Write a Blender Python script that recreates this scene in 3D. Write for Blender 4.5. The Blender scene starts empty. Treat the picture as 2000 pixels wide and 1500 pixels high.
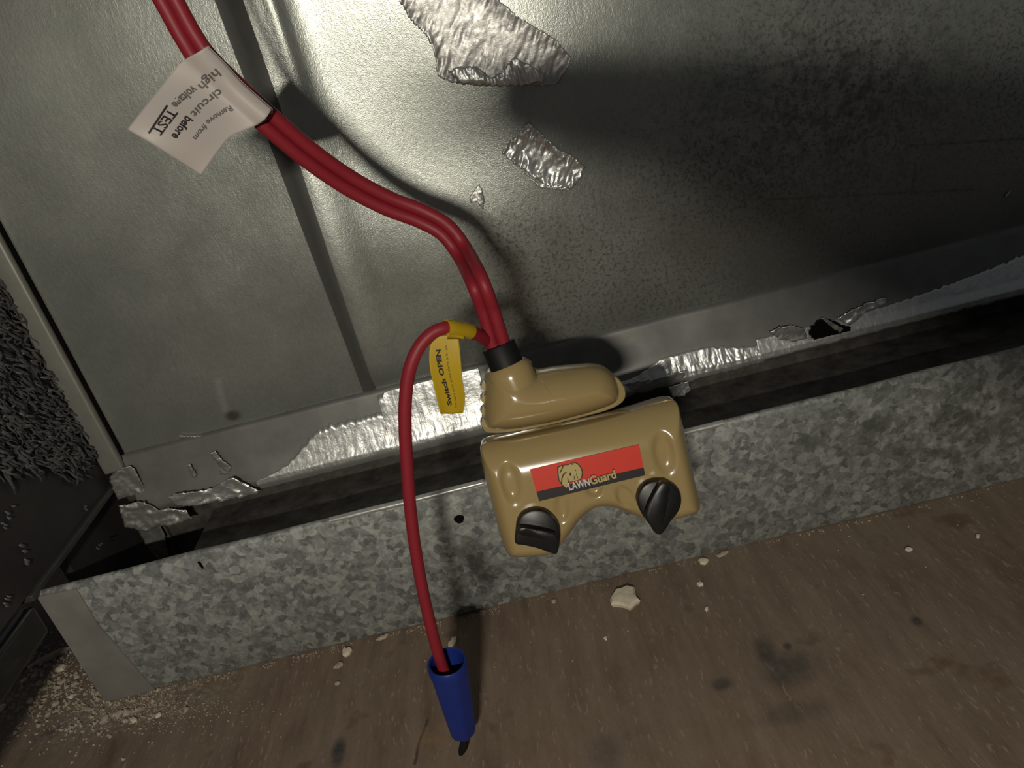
import bpy, bmesh, math, random
from math import sin, cos, radians, pi, sqrt
from mathutils import Vector, Matrix, noise, Euler
random.seed(7)
S = bpy.context.scene
COL = S.collection

# ------------------------------------------------------------------ camera
F, PITCH, YAW, ROLL, DIST = 1500.0, 25.0, -2.0, -15.0, 0.29
R3 = (Matrix.Rotation(-radians(YAW), 3, 'Z') @ Matrix.Rotation(radians(90 - PITCH), 3, 'X')
      @ Matrix.Rotation(radians(ROLL), 3, 'Z'))
CAM = Vector((0, -DIST, 0))
cd = bpy.data.cameras.new('camera'); cam = bpy.data.objects.new('camera', cd); COL.objects.link(cam)
cd.sensor_width = 36; cd.lens = 36 * F / 2000; cd.clip_start = 0.005; cd.clip_end = 50
cam.matrix_world = Matrix.Translation(CAM) @ R3.to_4x4()
S.camera = cam

def ray(px, py): return R3 @ Vector(((px - 1000) / F, (750 - py) / F, -1))
def at(px, py, Y): d = ray(px, py); return CAM + d * ((Y - CAM.y) / d.y)
def atx(px, py, X): d = ray(px, py); return CAM + d * ((X - CAM.x) / d.x)
def atz(px, py, Z): d = ray(px, py); return CAM + d * ((Z - CAM.z) / d.z)

# ------------------------------------------------------------------ light
w = bpy.data.worlds.new('world'); S.world = w; w.use_nodes = True
w.node_tree.nodes['Background'].inputs[0].default_value = (0.75, 0.80, 0.85, 1)
w.node_tree.nodes['Background'].inputs[1].default_value = 0.055
ld = bpy.data.lights.new('work_lamp', 'AREA'); lo = bpy.data.objects.new('work_lamp', ld); COL.objects.link(lo)
LAMP = CAM - ray(1300, 350) * 0.15
lo.location = LAMP; ld.energy = 0.64; ld.shape = 'RECTANGLE'; ld.size = .028; ld.size_y = .0045
lo.rotation_euler = (at(900, 600, 0) - LAMP).to_track_quat('-Z', 'Y').to_euler()
ld.color = (1.0, 0.955, 0.82)
S.view_settings.view_transform = 'Standard'; S.view_settings.look = 'None'
S.view_settings.gamma = 1; S.view_settings.use_curve_mapping = False
S.view_settings.exposure = 0.0

# ------------------------------------------------------------------ materials
class NT:
    def __init__(s, name):
        s.m = bpy.data.materials.new(name); s.m.use_nodes = True
        s.t = s.m.node_tree; s.b = s.t.nodes['Principled BSDF']; s._co = None
    def n(s, typ, **kw):
        o = s.t.nodes.new(typ)
        for k, v in kw.items(): setattr(o, k, v)
        return o
    def l(s, a, b): s.t.links.new(a, b)
    def co(s):
        if s._co is None: s._co = s.n('ShaderNodeTexCoord').outputs['Object']
        return s._co
    def val(s, sock, v):
        if isinstance(v, (int, float)): sock.default_value = v
        elif isinstance(v, (tuple, list, Vector)):
            v = tuple(v)
            sock.default_value = v if len(v) == len(sock.default_value) else v + (1,)
        else: s.l(v, sock)
    def math(s, op, a, b=0.0, c=0.0, clamp=False):
        o = s.n('ShaderNodeMath', operation=op, use_clamp=clamp)
        s.val(o.inputs[0], a); s.val(o.inputs[1], b); s.val(o.inputs[2], c); return o.outputs[0]
    def mapping(s, scale=(1, 1, 1), rot=(0, 0, 0)):
        o = s.n('ShaderNodeMapping'); s.l(s.co(), o.inputs[0])
        o.inputs['Scale'].default_value = scale; o.inputs['Rotation'].default_value = rot
        return o.outputs[0]
    def noise(s, sc, det=4, rough=.6, vec=None, dist=0.0):
        o = s.n('ShaderNodeTexNoise'); s.l(vec or s.co(), o.inputs['Vector'])
        o.inputs['Scale'].default_value = sc; o.inputs['Detail'].default_value = det
        o.inputs['Roughness'].default_value = rough; o.inputs['Distortion'].default_value = dist
        return o.outputs[0]
    def vor(s, sc, out='Color', vec=None, rnd=1.0):
        o = s.n('ShaderNodeTexVoronoi'); s.l(vec or s.co(), o.inputs['Vector'])
        o.inputs['Scale'].default_value = sc; o.inputs['Randomness'].default_value = rnd
        return o.outputs[out]
    def ramp(s, f, stops, interp='LINEAR'):
        o = s.n('ShaderNodeValToRGB'); s.l(f, o.inputs[0]); r = o.color_ramp; r.interpolation = interp
        while len(r.elements) < len(stops): r.elements.new(.5)
        for e, (p, c) in zip(r.elements, stops):
            e.position = p; e.color = (c, c, c, 1) if isinstance(c, (int, float)) else (*c, 1)
        return o.outputs[0]
    def mix(s, f, a, b, blend='MIX'):
        o = s.n('ShaderNodeMix', data_type='RGBA', blend_type=blend, clamp_factor=True)
        s.val(o.inputs[0], f); s.val(o.inputs[6], a); s.val(o.inputs[7], b); return o.outputs[2]
    def blob(s, c, rx, ry, rz, soft=.5):
        """1 inside an ellipsoidal patch fixed on the surface, 0 outside"""
        v = s.n('ShaderNodeVectorMath', operation='SUBTRACT'); s.l(s.co(), v.inputs[0]); v.inputs[1].default_value = c
        d = s.n('ShaderNodeVectorMath', operation='DIVIDE'); s.l(v.outputs[0], d.inputs[0]); d.inputs[1].default_value = (rx, ry, rz)
        L = s.n('ShaderNodeVectorMath', operation='LENGTH'); s.l(d.outputs[0], L.inputs[0])
        return s.math('SUBTRACT', 1.0, s.math('DIVIDE', s.math('SUBTRACT', L.outputs['Value'], 1 - soft), 2 * soft, clamp=True), clamp=True)
    def seg(s, A, B, wd):
        """1 close to the 3-D segment A-B (a scratch)"""
        A = Vector(A); B = Vector(B); D = B - A; LL = D.length_squared
        v = s.n('ShaderNodeVectorMath', operation='SUBTRACT'); s.l(s.co(), v.inputs[0]); v.inputs[1].default_value = A
        dt = s.n('ShaderNodeVectorMath', operation='DOT_PRODUCT'); s.l(v.outputs[0], dt.inputs[0]); dt.inputs[1].default_value = D / LL
        t = s.math('MULTIPLY', dt.outputs['Value'], 1.0, clamp=True)
        sc = s.n('ShaderNodeVectorMath', operation='SCALE'); sc.inputs[0].default_value = D; s.l(t, sc.inputs['Scale'])
        q = s.n('ShaderNodeVectorMath', operation='DISTANCE'); s.l(v.outputs[0], q.inputs[0]); s.l(sc.outputs[0], q.inputs[1])
        return s.math('SUBTRACT', 1.0, s.math('DIVIDE', q.outputs['Value'], wd, clamp=True), clamp=True)
    def set(s, **kw):
        for k, v in kw.items(): s.val(s.b.inputs[k.replace('_', ' ')], v)
        return s
    def bump(s, h, strength=.3, dist=.001):
        o = s.n('ShaderNodeBump'); s.l(h, o.inputs['Height']); o.inputs['Strength'].default_value = strength
        o.inputs['Distance'].default_value = dist; s.l(o.outputs[0], s.b.inputs['Normal']); return s

def plain(name, col, rough=.5, metal=0.0, spec=.5, var=.12, nscale=400, bstr=.1):
    k = NT(name); f = k.noise(nscale, 3)
    dark = tuple(c * (1 - var) for c in col); lite = tuple(min(1, c * (1 + var)) for c in col)
    k.set(Base_Color=k.mix(f, dark, lite), Roughness=rough, Metallic=metal)
    k.b.inputs['Specular IOR Level'].default_value = spec
    if bstr: k.bump(f, bstr, .0003)
    return k.m

# dull galvanised duct sheet with stains, pits and scratches that belong to it
k = NT('duct_sheet')
mot = k.noise(28, 5, .65)
fine = k.noise(900, 3, .6, vec=k.mapping((1, 1, .45), (0, radians(28), 0)))
gr = k.noise(2600, 2, .6)
base = k.mix(k.ramp(mot, [(.3, 0), (.75, 1)]), (.43, .44, .40), (.56, .57, .52))
base = k.mix(k.math('MULTIPLY', k.ramp(fine, [(.35, 0), (.7, 1)]), .35), base, (.33, .34, .31))
pits = k.ramp(k.noise(620, 5, .75), [(.50, 0), (.60, 1)])
big = k.ramp(k.noise(150, 5, .7), [(.45, 0), (.6, 1)])
zone = None
for px, py, rx, rz in [(1130, 540, .045, .030), (1640, 190, .055, .050), (1010, 470, .016, .018), (1990, 150, .03, .03), (1450, 330, .05, .03), (1300, 560, .03, .02)]:
    b_ = k.blob(at(px, py, 0), rx, .05, rz, .7)
    zone = b_ if zone is None else k.math('MAXIMUM', zone, b_)
base = k.mix(k.math('MULTIPLY', k.math('MULTIPLY', pits, zone), .75), base, (.10, .10, .09))
z2 = k.blob(at(1640, 210, 0), .045, .05, .030, .6)
base = k.mix(k.math('MULTIPLY', k.math('MULTIPLY', big, z2), .65), base, (.13, .125, .115))
# darker area, lower right
lr_dark = k.blob(at(1650, 520, 0), .16, .06, .075, .55)
base = k.mix(k.math('MULTIPLY', lr_dark, .45), base, (.17, .165, .155))
sc = None
for a, b_, wd in [((1500, 90), (1580, 5), .0006), ((1400, 165), (1590, 105), .0007), ((1590, 105), (1700, 85), .0005), ((1450, 240), (1680, 225), .0006),
                 ((1650, 110), (1720, 80), .0009), ((1580, 85), (1650, 40), .0006), ((1780, 285), (2010, 270), .0005), ((1500, 390), (1900, 370), .0005),
                 ((1780, 380), (1790, 320), .0005), ((880, 300), (970, 390), .0004), ((900, 220), (990, 290), .0008)]:
    g = k.seg(at(*a, 0), at(*b_, 0), wd * 1.6); sc = g if sc is None else k.math('MAXIMUM', sc, g)
base = k.mix(k.math('MULTIPLY', sc, k.ramp(k.noise(200, 3), [(.35, .1), (.65, .8)])), base, (.08, .08, .07))
chalk = k.seg(at(425, 745, 0), at(440, 800, 0), .0022)
base = k.mix(k.math('MULTIPLY', chalk, k.math('MULTIPLY', k.noise(600), 1.1)), base, (.72, .72, .68))
drip = k.blob(at(455, 812, 0), .0030, .05, .0022, .4)
base = k.mix(k.math('MULTIPLY', drip, .8), base, (.12, .11, .10))
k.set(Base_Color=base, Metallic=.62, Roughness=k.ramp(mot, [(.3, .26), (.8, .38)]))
k.bump(k.math('ADD', k.math('MULTIPLY', gr, .5), k.math('ADD', k.noise(9, 2), k.math('MULTIPLY', fine, .6))),   .22, .0005)
M_duct = k.m

# spangled galvanised channel
k = NT('spangled_zinc')
v1 = k.vor(330, vec=k.mapping((1, 1, 1.0)))
wob = k.n('ShaderNodeVectorMath', operation='ADD'); k.l(k.co(), wob.inputs[0])
nz = k.n('ShaderNodeTexNoise'); nz.inputs['Scale'].default_value = 300; k.l(k.co(), nz.inputs['Vector'])
sb = k.n('ShaderNodeVectorMath', operation='SCALE'); k.l(nz.outputs['Color'], sb.inputs[0]); sb.inputs['Scale'].default_value = .003
k.l(sb.outputs[0], wob.inputs[1])
def gray(k, c): 
    o = k.n('ShaderNodeSeparateColor'); k.l(c, o.inputs[0]); return o.outputs[0]
c1 = gray(k, k.vor(390, vec=wob.outputs[0])); c2 = gray(k, k.vor(800, vec=wob.outputs[0]))
sp = k.math('ADD', k.math('MULTIPLY', c1, .6), k.math('MULTIPLY', c2, .4))
sp = k.math('ADD', k.math('MULTIPLY', sp, .7), k.math('MULTIPLY', k.noise(160, 4), .3))
base = k.ramp(sp, [(.22, (.20, .205, .20)), (.5, (.34, .35, .335)), (.78, (.52, .53, .49))])
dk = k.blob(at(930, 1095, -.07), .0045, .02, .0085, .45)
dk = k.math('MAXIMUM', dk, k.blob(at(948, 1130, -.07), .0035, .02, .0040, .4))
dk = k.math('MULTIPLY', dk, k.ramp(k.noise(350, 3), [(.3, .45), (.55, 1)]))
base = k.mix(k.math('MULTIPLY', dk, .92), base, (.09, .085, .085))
gz = k.math('MULTIPLY', k.blob(at(1660, 830, -.07), .020, .02, .012, .7), k.ramp(k.noise(120, 3), [(.35, 0), (.6, 1)]))
gz = k.math('MAXIMUM', gz, k.math('MULTIPLY', k.blob(at(1870, 830, -.07), .022, .02, .018, .7), k.ramp(k.noise(100, 3), [(.4, 0), (.6, 1)])))
base = k.mix(k.math('MULTIPLY', gz, .85), base, (.10, .11, .09))
k.set(Base_Color=base, Metallic=.35, Roughness=k.ramp(c1, [(0, .42), (1, .62)]))
k.bump(k.math('ADD', c1, k.noise(700, 3)), .25, .0003)
M_zinc = k.m
M_plate = plain('dull_end_plate', (.28, .26, .235), .65, .2, var=.35, nscale=90)
M_lip = plain('lip_highlight', (.75, .74, .68), .35, .6, var=.4, nscale=500)
M_strip = plain('flange_zinc', (.24, .235, .22), .5, .5, var=.3, nscale=120)
M_edge = plain('side_flange_zinc', (.42, .41, .36), .5, .5, var=.2, nscale=120)
M_seam_shade = plain('shaded_seam', (.13, .13, .12), .6, .3, var=.15, nscale=200)  # shade of the seam's sloping face, put into the colour
k = NT('recess_shaded_steel')  # steel below the flange, the recess shade put into its dark colour
nn = k.noise(120, 5, .7)
k.set(Base_Color=k.ramp(nn, [(.3, (.06, .052, .046)), (.7, (.19, .175, .16))]), Metallic=.4, Roughness=.55); k.bump(nn, .3, .0006)
M_dark = k.m
# foil
def foil(name, c1, c2, rough):
    k = NT(name); n1 = k.noise(500, 4, .65); n2 = k.noise(140, 4, .6)
    k.set(Base_Color=k.mix(n2, c1, c2), Metallic=.72, Roughness=k.ramp(n1, [(.3, rough * .8), (.7, rough * 1.25)]))
    k.bump(k.math('ADD', k.math('MULTIPLY', n1, .4), k.math('MULTIPLY', n2, 2)), .3, .0006); return k.m
M_foil = foil('aluminium_foil', (.78, .77, .75), (.92, .91, .88), .34)
M_foil_dull = foil('dull_foil', (.50, .48, .47), (.68, .66, .62), .42)
# plywood
k = NT('plywood')
gv = k.mapping((1, .16, 1), (0, 0, radians(6)))
g1 = k.noise(170, 5, .65, vec=gv); g2 = k.noise(30, 4, .6); g3 = k.noise(900, 2, .6, vec=k.mapping((1, .25, 1), (0, 0, radians(6))))
base = k.ramp(k.math('ADD', k.math('MULTIPLY', g1, .75), k.math('MULTIPLY', k.noise(45, 5, .7, vec=gv), .25)), [(.3, (.145, .098, .069)), (.5, (.225, .158, .115)), (.72, (.30, .225, .172))])
base = k.mix(k.ramp(g2, [(.4, 0), (.7, .6)]), base, (.27, .215, .155))
base = k.mix(k.math('MULTIPLY', k.ramp(g3, [(.62, 0), (.72, 1)]), .5), base, (.42, .35, .27))
base = k.mix(k.math('MULTIPLY', k.ramp(k.noise(60, 3), [(.62, 0), (.72, 1)]), .6), base, (.13, .065, .04))
FZ = -.188
def fst(px, py): return atz(px, py, FZ)
fl = None
for px, py, rx, ry, st in [(1540, 1305, .0075, .006, .7), (1500, 1280, .003, .007, .8), (1538, 1262, .0012, .0014, 1), (1790, 1212, .0015, .0018, .9), (660, 1470, .0022, .005, 1),
                       (1410, 1335, .003, .0022, .8), (880, 1238, .002, .0016, .5), (1180, 1470, .005, .006, .35), (40, 1260, .03, .022, .75), (1550, 1390, .010, .003, .4), (95, 1430, .005, .003, .5)]:
    g = k.math('MULTIPLY', k.blob(fst(px, py), rx, ry, .05, .45), st)
    fl = g if fl is None else k.math('MAXIMUM', fl, g)
fl = k.math('MULTIPLY', fl, k.ramp(k.noise(300, 3), [(.25, .5), (.6, 1)]))
base = k.mix(fl, base, (.06, .058, .058))
ck = None
for a, b_, wd in [((835, 1405), (818, 1450), .0005), ((818, 1450), (810, 1490), .0006)]:
    g = k.seg(fst(*a), fst(*b_), wd * 1.5); ck = g if ck is None else k.math('MAXIMUM', ck, g)
base = k.mix(ck, base, (.035, .025, .02))
org = k.math('MULTIPLY', k.blob(fst(845, 1440), .004, .004, .05, .6), k.ramp(k.noise(250), [(.4, 0), (.6, 1)]))
base = k.mix(k.math('MULTIPLY', org, .6), base, (.36, .19, .09))
dust = k.math('MULTIPLY', k.blob(fst(250, 1385), .035, .010, .05, .6), k.ramp(k.noise(500, 4), [(.42, 0), (.6, 1)]))
base = k.mix(k.math('MULTIPLY', dust, .6), base, (.45, .39, .32))
k.set(Base_Color=base, Roughness=.75); k.b.inputs['Specular IOR Level'].default_value = .25
k.bump(k.math('ADD', g1, k.math('MULTIPLY', g3, .5)), .5, .0008)
M_ply = k.m

M_black = plain('black_wall_paint', (.042, .037, .037), .5, 0, .4, .3, 90, .2)
M_blackgloss = plain('black_gloss', (.012, .012, .013), .15, 0, .6, .2, 300, .05)
M_fiber = plain('black_fibre', (.085, .082, .082), .36, 0, .8, .6, 300, 0)
fr_ = [n_ for n_ in M_fiber.node_tree.nodes if n_.type == 'TEX_NOISE'][0]; fr_.inputs['Scale'].default_value = 140
fm_ = [n_ for n_ in M_fiber.node_tree.nodes if n_.type == 'MIX'][0]; fm_.inputs[6].default_value = (-.12, -.12, -.12, 1); fm_.inputs[7].default_value = (.21, .205, .20, 1)
M_tan = plain('tan_plastic', (.36, .262, .115), .2, 0, .6, .05, 60, .03)
M_tan.node_tree.nodes['Principled BSDF'].inputs['Coat Weight'].default_value = .35
M_tan.node_tree.nodes['Principled BSDF'].inputs['Coat Roughness'].default_value = .08
M_knob = plain('black_plastic', (.006, .006, .006), .38, 0, .5, .2, 300, .05)
M_rubber = plain('black_rubber', (.006, .006, .006), .6, 0, .35, .2, 300, .1)
M_red = plain('red_insulation', (.27, .017, .028), .5, 0, .4, .1, 200, .05)
M_nut = plain('blue_plastic', (.012, .030, .21), .4, 0, .45, .15, 300, .05)
M_yel = plain('yellow_tag_film', (.50, .33, .012), .45, 0, .4, .06, 100, 0)
M_white = plain('white_tag_film', (.50, .445, .41), .5, 0, .4, .05, 100, 0)
M_sred = plain('sticker_red', (.68, .045, .025), .38, 0, .4, .05, 100, 0)
M_sblk = plain('sticker_black', (.022, .016, .018), .4, 0, .4, .1, 100, 0)
M_ink = plain('black_ink', (.03, .025, .025), .6, 0, .3, .1, 100, 0)
M_inkg = plain('grey_ink', (.13, .12, .11), .6, 0, .3, .1, 100, 0)
M_brown = plain('brown_ink', (.10, .055, .012), .6, 0, .3, .1, 100, 0)
M_swhite = plain('lettering_white', (.60, .56, .52), .5, 0, .3, .05, 100, 0)
M_stan = plain('lettering_gold', (.50, .38, .15), .5, 0, .3, .05, 100, 0)
M_chip = plain('plaster', (.80, .70, .55), .85, 0, .2, .25, 500, .4)
M_chipd = plain('dusty_plaster', (.48, .40, .31), .85, 0, .2, .35, 500, .4)
M_hole = plain('dark_void', (.006, .005, .005), .9, 0, .1, .1, 100, 0)

# ------------------------------------------------------------------ object helpers
def link(name, me, mat, parent=None, smooth=False, kind=None):
    if mat and not me.materials: me.materials.append(mat)
    if smooth:
        for p in me.polygons: p.use_smooth = True
    o = bpy.data.objects.new(name, me); COL.objects.link(o)
    if parent: o.parent = parent; o.matrix_parent_inverse = Matrix.Identity(4); 
    if parent and parent.location.length: o.location = -parent.location if not parent.parent else (0, 0, 0)
    if kind: o['kind'] = kind
    return o
def mesh(name, verts, faces, mat, parent=None, smooth=False, kind=None):
    me = bpy.data.meshes.new(name); me.from_pydata([tuple(v) for v in verts], [], faces); me.update()
    return link(name, me, mat, parent, smooth, kind)
def tag(o, label, cat, group=None):
    o['label'] = label; o['category'] = cat
    if group: o['group'] = group
    return o
def empty(name, loc=(0, 0, 0)):
    o = bpy.data.objects.new(name, None); o.empty_display_size = .01; COL.objects.link(o); o.location = loc; return o
def box(name, lo_, hi, mat, parent=None, bev=0.0, kind=None):
    bm = bmesh.new(); bmesh.ops.create_cube(bm, size=1)
    lo_, hi = Vector(lo_), Vector(hi)
    for v in bm.verts: v.co = Vector(((lo_[i] + hi[i]) / 2 + v.co[i] * (hi[i] - lo_[i]) for i in range(3)))
    if bev: bmesh.ops.bevel(bm, geom=bm.edges[:], offset=bev, segments=3, affect='EDGES', profile=.6)
    me = bpy.data.meshes.new(name); bm.to_mesh(me); bm.free(); return link(name, me, mat, parent, bool(bev), kind)
def autosmooth(o, ang=40):
    me = o.data
    bm = bmesh.new(); bm.from_mesh(me)
    for e in bm.edges:
        if len(e.link_faces) == 2 and e.calc_face_angle(0) > radians(ang): e.smooth = False
    for f in bm.faces: f.smooth = True
    bm.to_mesh(me); bm.free(); return o
def catmull(pts, n=10):
    P = [Vector(p) for p in pts]; P = [2 * P[0] - P[1]] + P + [2 * P[-1] - P[-2]]; out = []
    for i in range(1, len(P) - 2):
        a, b, c, d = P[i - 1:i + 3]
        for j in range(n):
            t = j / n
            out.append(.5 * ((2 * b) + (c - a) * t + (2 * a - 5 * b + 4 * c - d) * t * t + (3 * b - 3 * c + d - a) * t ** 3))
    out.append(P[-2]); return out
def tube_vf(path, rad, seg=16, caps=True):
    """rad: number or list per path point"""
    V, Fc = [], []; up = None
    for i, p in enumerate(path):
        t = (path[min(i + 1, len(path) - 1)] - path[max(i - 1, 0)]).normalized()
        if up is None: up = t.orthogonal().normalized()
        up = (up - t * up.dot(t)).normalized(); sd = t.cross(up); r = rad[i] if isinstance(rad, list) else rad
        for j in range(seg):
            a = 2 * pi * j / seg; V.append(p + (up * cos(a) + sd * sin(a)) * r)
    for i in range(len(path) - 1):
        for j in range(seg):
            a = i * seg + j; b = i * seg + (j + 1) % seg; Fc.append((a, b, b + seg, a + seg))
    if caps:
        Fc.append(tuple(range(seg))[::-1]); Fc.append(tuple(range(len(V) - seg, len(V))))
    return V, Fc
def tube(name, path, rad, mat, parent=None, seg=16):
    V, Fc = tube_vf(path, rad, seg); return autosmooth(mesh(name, V, Fc, mat, parent), 50)
def inside(p, poly):
    x, y = p; c = False; j = len(poly) - 1
    for i in range(len(poly)):
        xi, yi = poly[i]; xj, yj = poly[j]
        if (yi > y) != (yj > y) and x < (xj - xi) * (y - yi) / (yj - yi) + xi: c = not c
        j = i
    return c
def segd(p, a, b):
    dx, dy = b[0] - a[0], b[1] - a[1]; t = max(0, min(1, ((p[0] - a[0]) * dx + (p[1] - a[1]) * dy) / (dx * dx + dy * dy + 1e-18)))
    return math.hypot(p[0] - a[0] - t * dx, p[1] - a[1] - t * dy)
def polyd(p, poly): return min(segd(p, poly[i], poly[(i + 1) % len(poly)]) for i in range(len(poly)))
def smooth_poly(pts, n=6):
    N = len(pts); out = []
    for i in range(N):
        a, b, c, d = [Vector((*pts[(i + q) % N], 0)) for q in (-1, 0, 1, 2)]
        for j in range(n):
            t = j / n; v = .5 * ((2 * b) + (c - a) * t + (2 * a - 5 * b + 4 * c - d) * t * t + (3 * b - 3 * c + d - a) * t ** 3); out.append((v.x, v.y))
    return out
def sstep(a, b, x): t = max(0, min(1, (x - a) / (b - a))); return t * t * (3 - 2 * t)

class Frame:
    """a local plane: origin, u, v, n"""
    def __init__(s, O, U, V): s.O = Vector(O); s.U = Vector(U).normalized(); s.N = s.U.cross(Vector(V)).normalized(); s.V = s.N.cross(s.U)
    def uv(s, px, py, w=0.0):
        d = ray(px, py); t = (s.O + s.N * w - CAM).dot(s.N) / d.dot(s.N); q = CAM + d * t - s.O
        return q.dot(s.U), q.dot(s.V)
    def P(s, u, v, w=0.0): return s.O + s.U * u + s.V * v + s.N * w
    def mat(s): return Matrix(((s.U.x, s.V.x, s.N.x, s.O.x), (s.U.y, s.V.y, s.N.y, s.O.y), (s.U.z, s.V.z, s.N.z, s.O.z), (0, 0, 0, 1)))
def prism(name, fr, poly, w0, w1, mat, parent=None, bev=0.0):
    """polygon (u,v) extruded from w0 to w1, front edge bevelled"""
    n = len(poly); V = []; Fc = []
    cx = sum(p[0] for p in poly) / n; cy = sum(p[1] for p in poly) / n
    rings = [(w0, 0)] + ([(w1 - bev, 0), (w1 - bev * .3, bev * .3), (w1, bev)] if bev else [(w1, 0)])
    for w_, ins in rings:
        for p in poly:
            L = math.hypot(p[0] - cx, p[1] - cy) or 1; q = 1 - ins / L; V.append(fr.P(cx + (p[0] - cx) * q, cy + (p[1] - cy) * q, w_))
    for r in range(len(rings) - 1):
        for j in range(n):
            a = r * n + j; b = r * n + (j + 1) % n; Fc.append((a, b, b + n, a + n))
    Fc.append(tuple(range(n))[::-1]); Fc.append(tuple(range((len(rings) - 1) * n, len(rings) * n)))
    me = bpy.data.meshes.new(name); me.from_pydata([tuple(v) for v in V], [], Fc); me.update()
    bm = bmesh.new(); bm.from_mesh(me); bmesh.ops.recalc_face_normals(bm, faces=bm.faces); bm.to_mesh(me); bm.free()
    return autosmooth(link(name, me, mat, parent), 35)
def text(name, body, size, M, mat, parent=None, bold=0.0, depth=.00004, sx=1.0, align='CENTER'):
    cu = bpy.data.curves.new(name, 'FONT'); cu.body = body; cu.size = size; cu.align_x = align; cu.align_y = 'CENTER'
    cu.offset = bold; cu.extrude = depth; cu.resolution_u = 3
    ob = bpy.data.objects.new(name, cu); COL.objects.link(ob)
    dg = bpy.context.evaluated_depsgraph_get(); dg.update()
    me = bpy.data.meshes.new_from_object(ob.evaluated_get(dg)); bpy.data.objects.remove(ob)
    for v in me.vertices: v.co.x *= sx
    me.transform(M); me.materials.clear(); me.name = name
    return link(name, me, mat, parent)

# ------------------------------------------------------------------ setting
XR = .42; XL = -.184
# floor: one plywood board, slightly wavy
V, Fc = [], []; nx, ny = 60, 50
for i in range(nx + 1):
    for j in range(ny + 1):
        x = -.34 + i * (.80 / nx); y = -.42 + j * (.55 / ny)
        V.append((x, y, FZ - .0002 - .0004 * noise.noise(Vector((x * 30, y * 8, 0)))))
for i in range(nx):
    for j in range(ny):
        a = i * (ny + 1) + j; Fc.append((a, a + ny + 1, a + ny + 2, a + 1))
mesh('floor', V, Fc, M_ply, smooth=True, kind='structure')
# black wall on the left and its folded foot flange
wl = box('wall_left', (XL - .004, -.40, -.1335), (XL, .06, .16), M_black, kind='structure')
box('foot_flange', (XL - .004, -.0735, -.1362), (XL + .0018, -.001, -.1336), plain('worn_black_edge', (.075, .07, .066), .5, .2, .4, .4, 200), wl, .0006)
box('shade_sheet', (XL - .010, -.040, -.1875), (XL - .006, .06, -.1337), M_black, wl)  # black sheet added in place of the deep shade below the wall
# ------------------------------------------------------------------ duct casing
CY = -.07
duct = empty('sheet_metal_duct', (.1, .004, FZ))
tag(duct, 'tall dull galvanised sheet metal duct casing standing behind the channel', 'duct')
SX = -.0668
def seam_y(x, z):
    t = (x - (SX - .0035)) / .006
    y = -.0032 * sstep(0, 1, t) * (1 - sstep(.0, .02, x - SX - .004))
    y -= .0009 * math.exp(-((x - SX - .013) / .003) ** 2) * sstep(-.03, .02, z)
    return y
xs = []; x = -.1738
while x < XR:
    xs.append(x); x += .0009 if -.08 < x < -.05 else .004
zs = [-.1225 + i * .0042 for i in range(70)]
V, Fc = [], []
for x in xs:
    for z in zs:
        y = seam_y(x, z) * sstep(-.1226, -.115, z)
        dent = -.0016 * noise.noise(Vector((x * 14 + 3, z * 14, 1.7))) * sstep(-.12, -.07, z)
        dent += .0022 * math.exp(-(((x + .012) / .03) ** 2 + ((z + .035) / .04) ** 2))
        V.append((x, y + dent, z))
for i in range(len(xs) - 1):
    for j in range(len(zs) - 1):
        a = i * len(zs) + j; Fc.append((a, a + len(zs), a + len(zs) + 1, a + 1))
mesh('panel', V, Fc, M_duct, duct, True)
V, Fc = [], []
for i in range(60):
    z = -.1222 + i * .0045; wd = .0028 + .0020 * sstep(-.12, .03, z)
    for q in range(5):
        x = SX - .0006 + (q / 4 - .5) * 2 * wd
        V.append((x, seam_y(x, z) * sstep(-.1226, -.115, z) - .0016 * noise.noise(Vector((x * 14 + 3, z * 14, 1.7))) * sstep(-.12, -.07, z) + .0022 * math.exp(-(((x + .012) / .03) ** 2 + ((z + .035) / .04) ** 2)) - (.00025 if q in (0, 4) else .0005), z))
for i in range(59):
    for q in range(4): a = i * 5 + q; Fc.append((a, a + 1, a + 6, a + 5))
mesh('seam', V, Fc, M_seam_shade, duct, True)['label'] = 'upright folded seam in the duct sheet, its shade painted dark'
# bottom flange profile swept along x
PROF = [(.0006, -.1222), (-.0010, -.1228), (-.0016, -.1245), (-.0045, -.136), (-.0068, -.1425), (-.0085, -.1455), (-.0088, -.1475), (-.0075, -.1500), (-.0045, -.1513), (.001, -.1516)]
def prof_at(s):
    s = max(0, min(len(PROF) - 1.001, s)); i = int(s); f = s - i
    return PROF[i][0] * (1 - f) + PROF[i + 1][0] * f, PROF[i][1] * (1 - f) + PROF[i + 1][1] * f
V, Fc = [], []; n = 140; FX0 = -.1745
for i in range(n + 1):
    x = FX0 + (XR - FX0) * i / n
    for q, (y, z) in enumerate(PROF):
        V.append((x, y + .0005 * noise.noise(Vector((x * 60, z * 60, 0))), z + .0004 * noise.noise(Vector((x * 40, 9, q * .3)))))
for i in range(n):
    for j in range(len(PROF) - 1):
        a = i * len(PROF) + j; Fc.append((a, a + 1, a + 1 + len(PROF), a + len(PROF)))
mesh('bottom_flange', V, Fc, M_strip, duct, True)
box('lower_panel', (FX0, .001, FZ), (XR, .003, -.151), M_dark, duct)
box('inner_ledge', (-.150, CY + .0035, -.1600), (XR, .0008, -.1588), M_dark, duct)
box('side_flange', (-.1835, -.0042, -.1285), (-.1748, -.0005, .16), M_edge, duct, .0012)
box('side_groove', (-.1750, -.0010, -.1285), (-.1736, .0015, .16), M_hole, duct)
box('corner_post', (-.1815, -.0012, FZ), (-.1725, .0012, -.1286), M_dark, duct, .0004)
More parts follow.
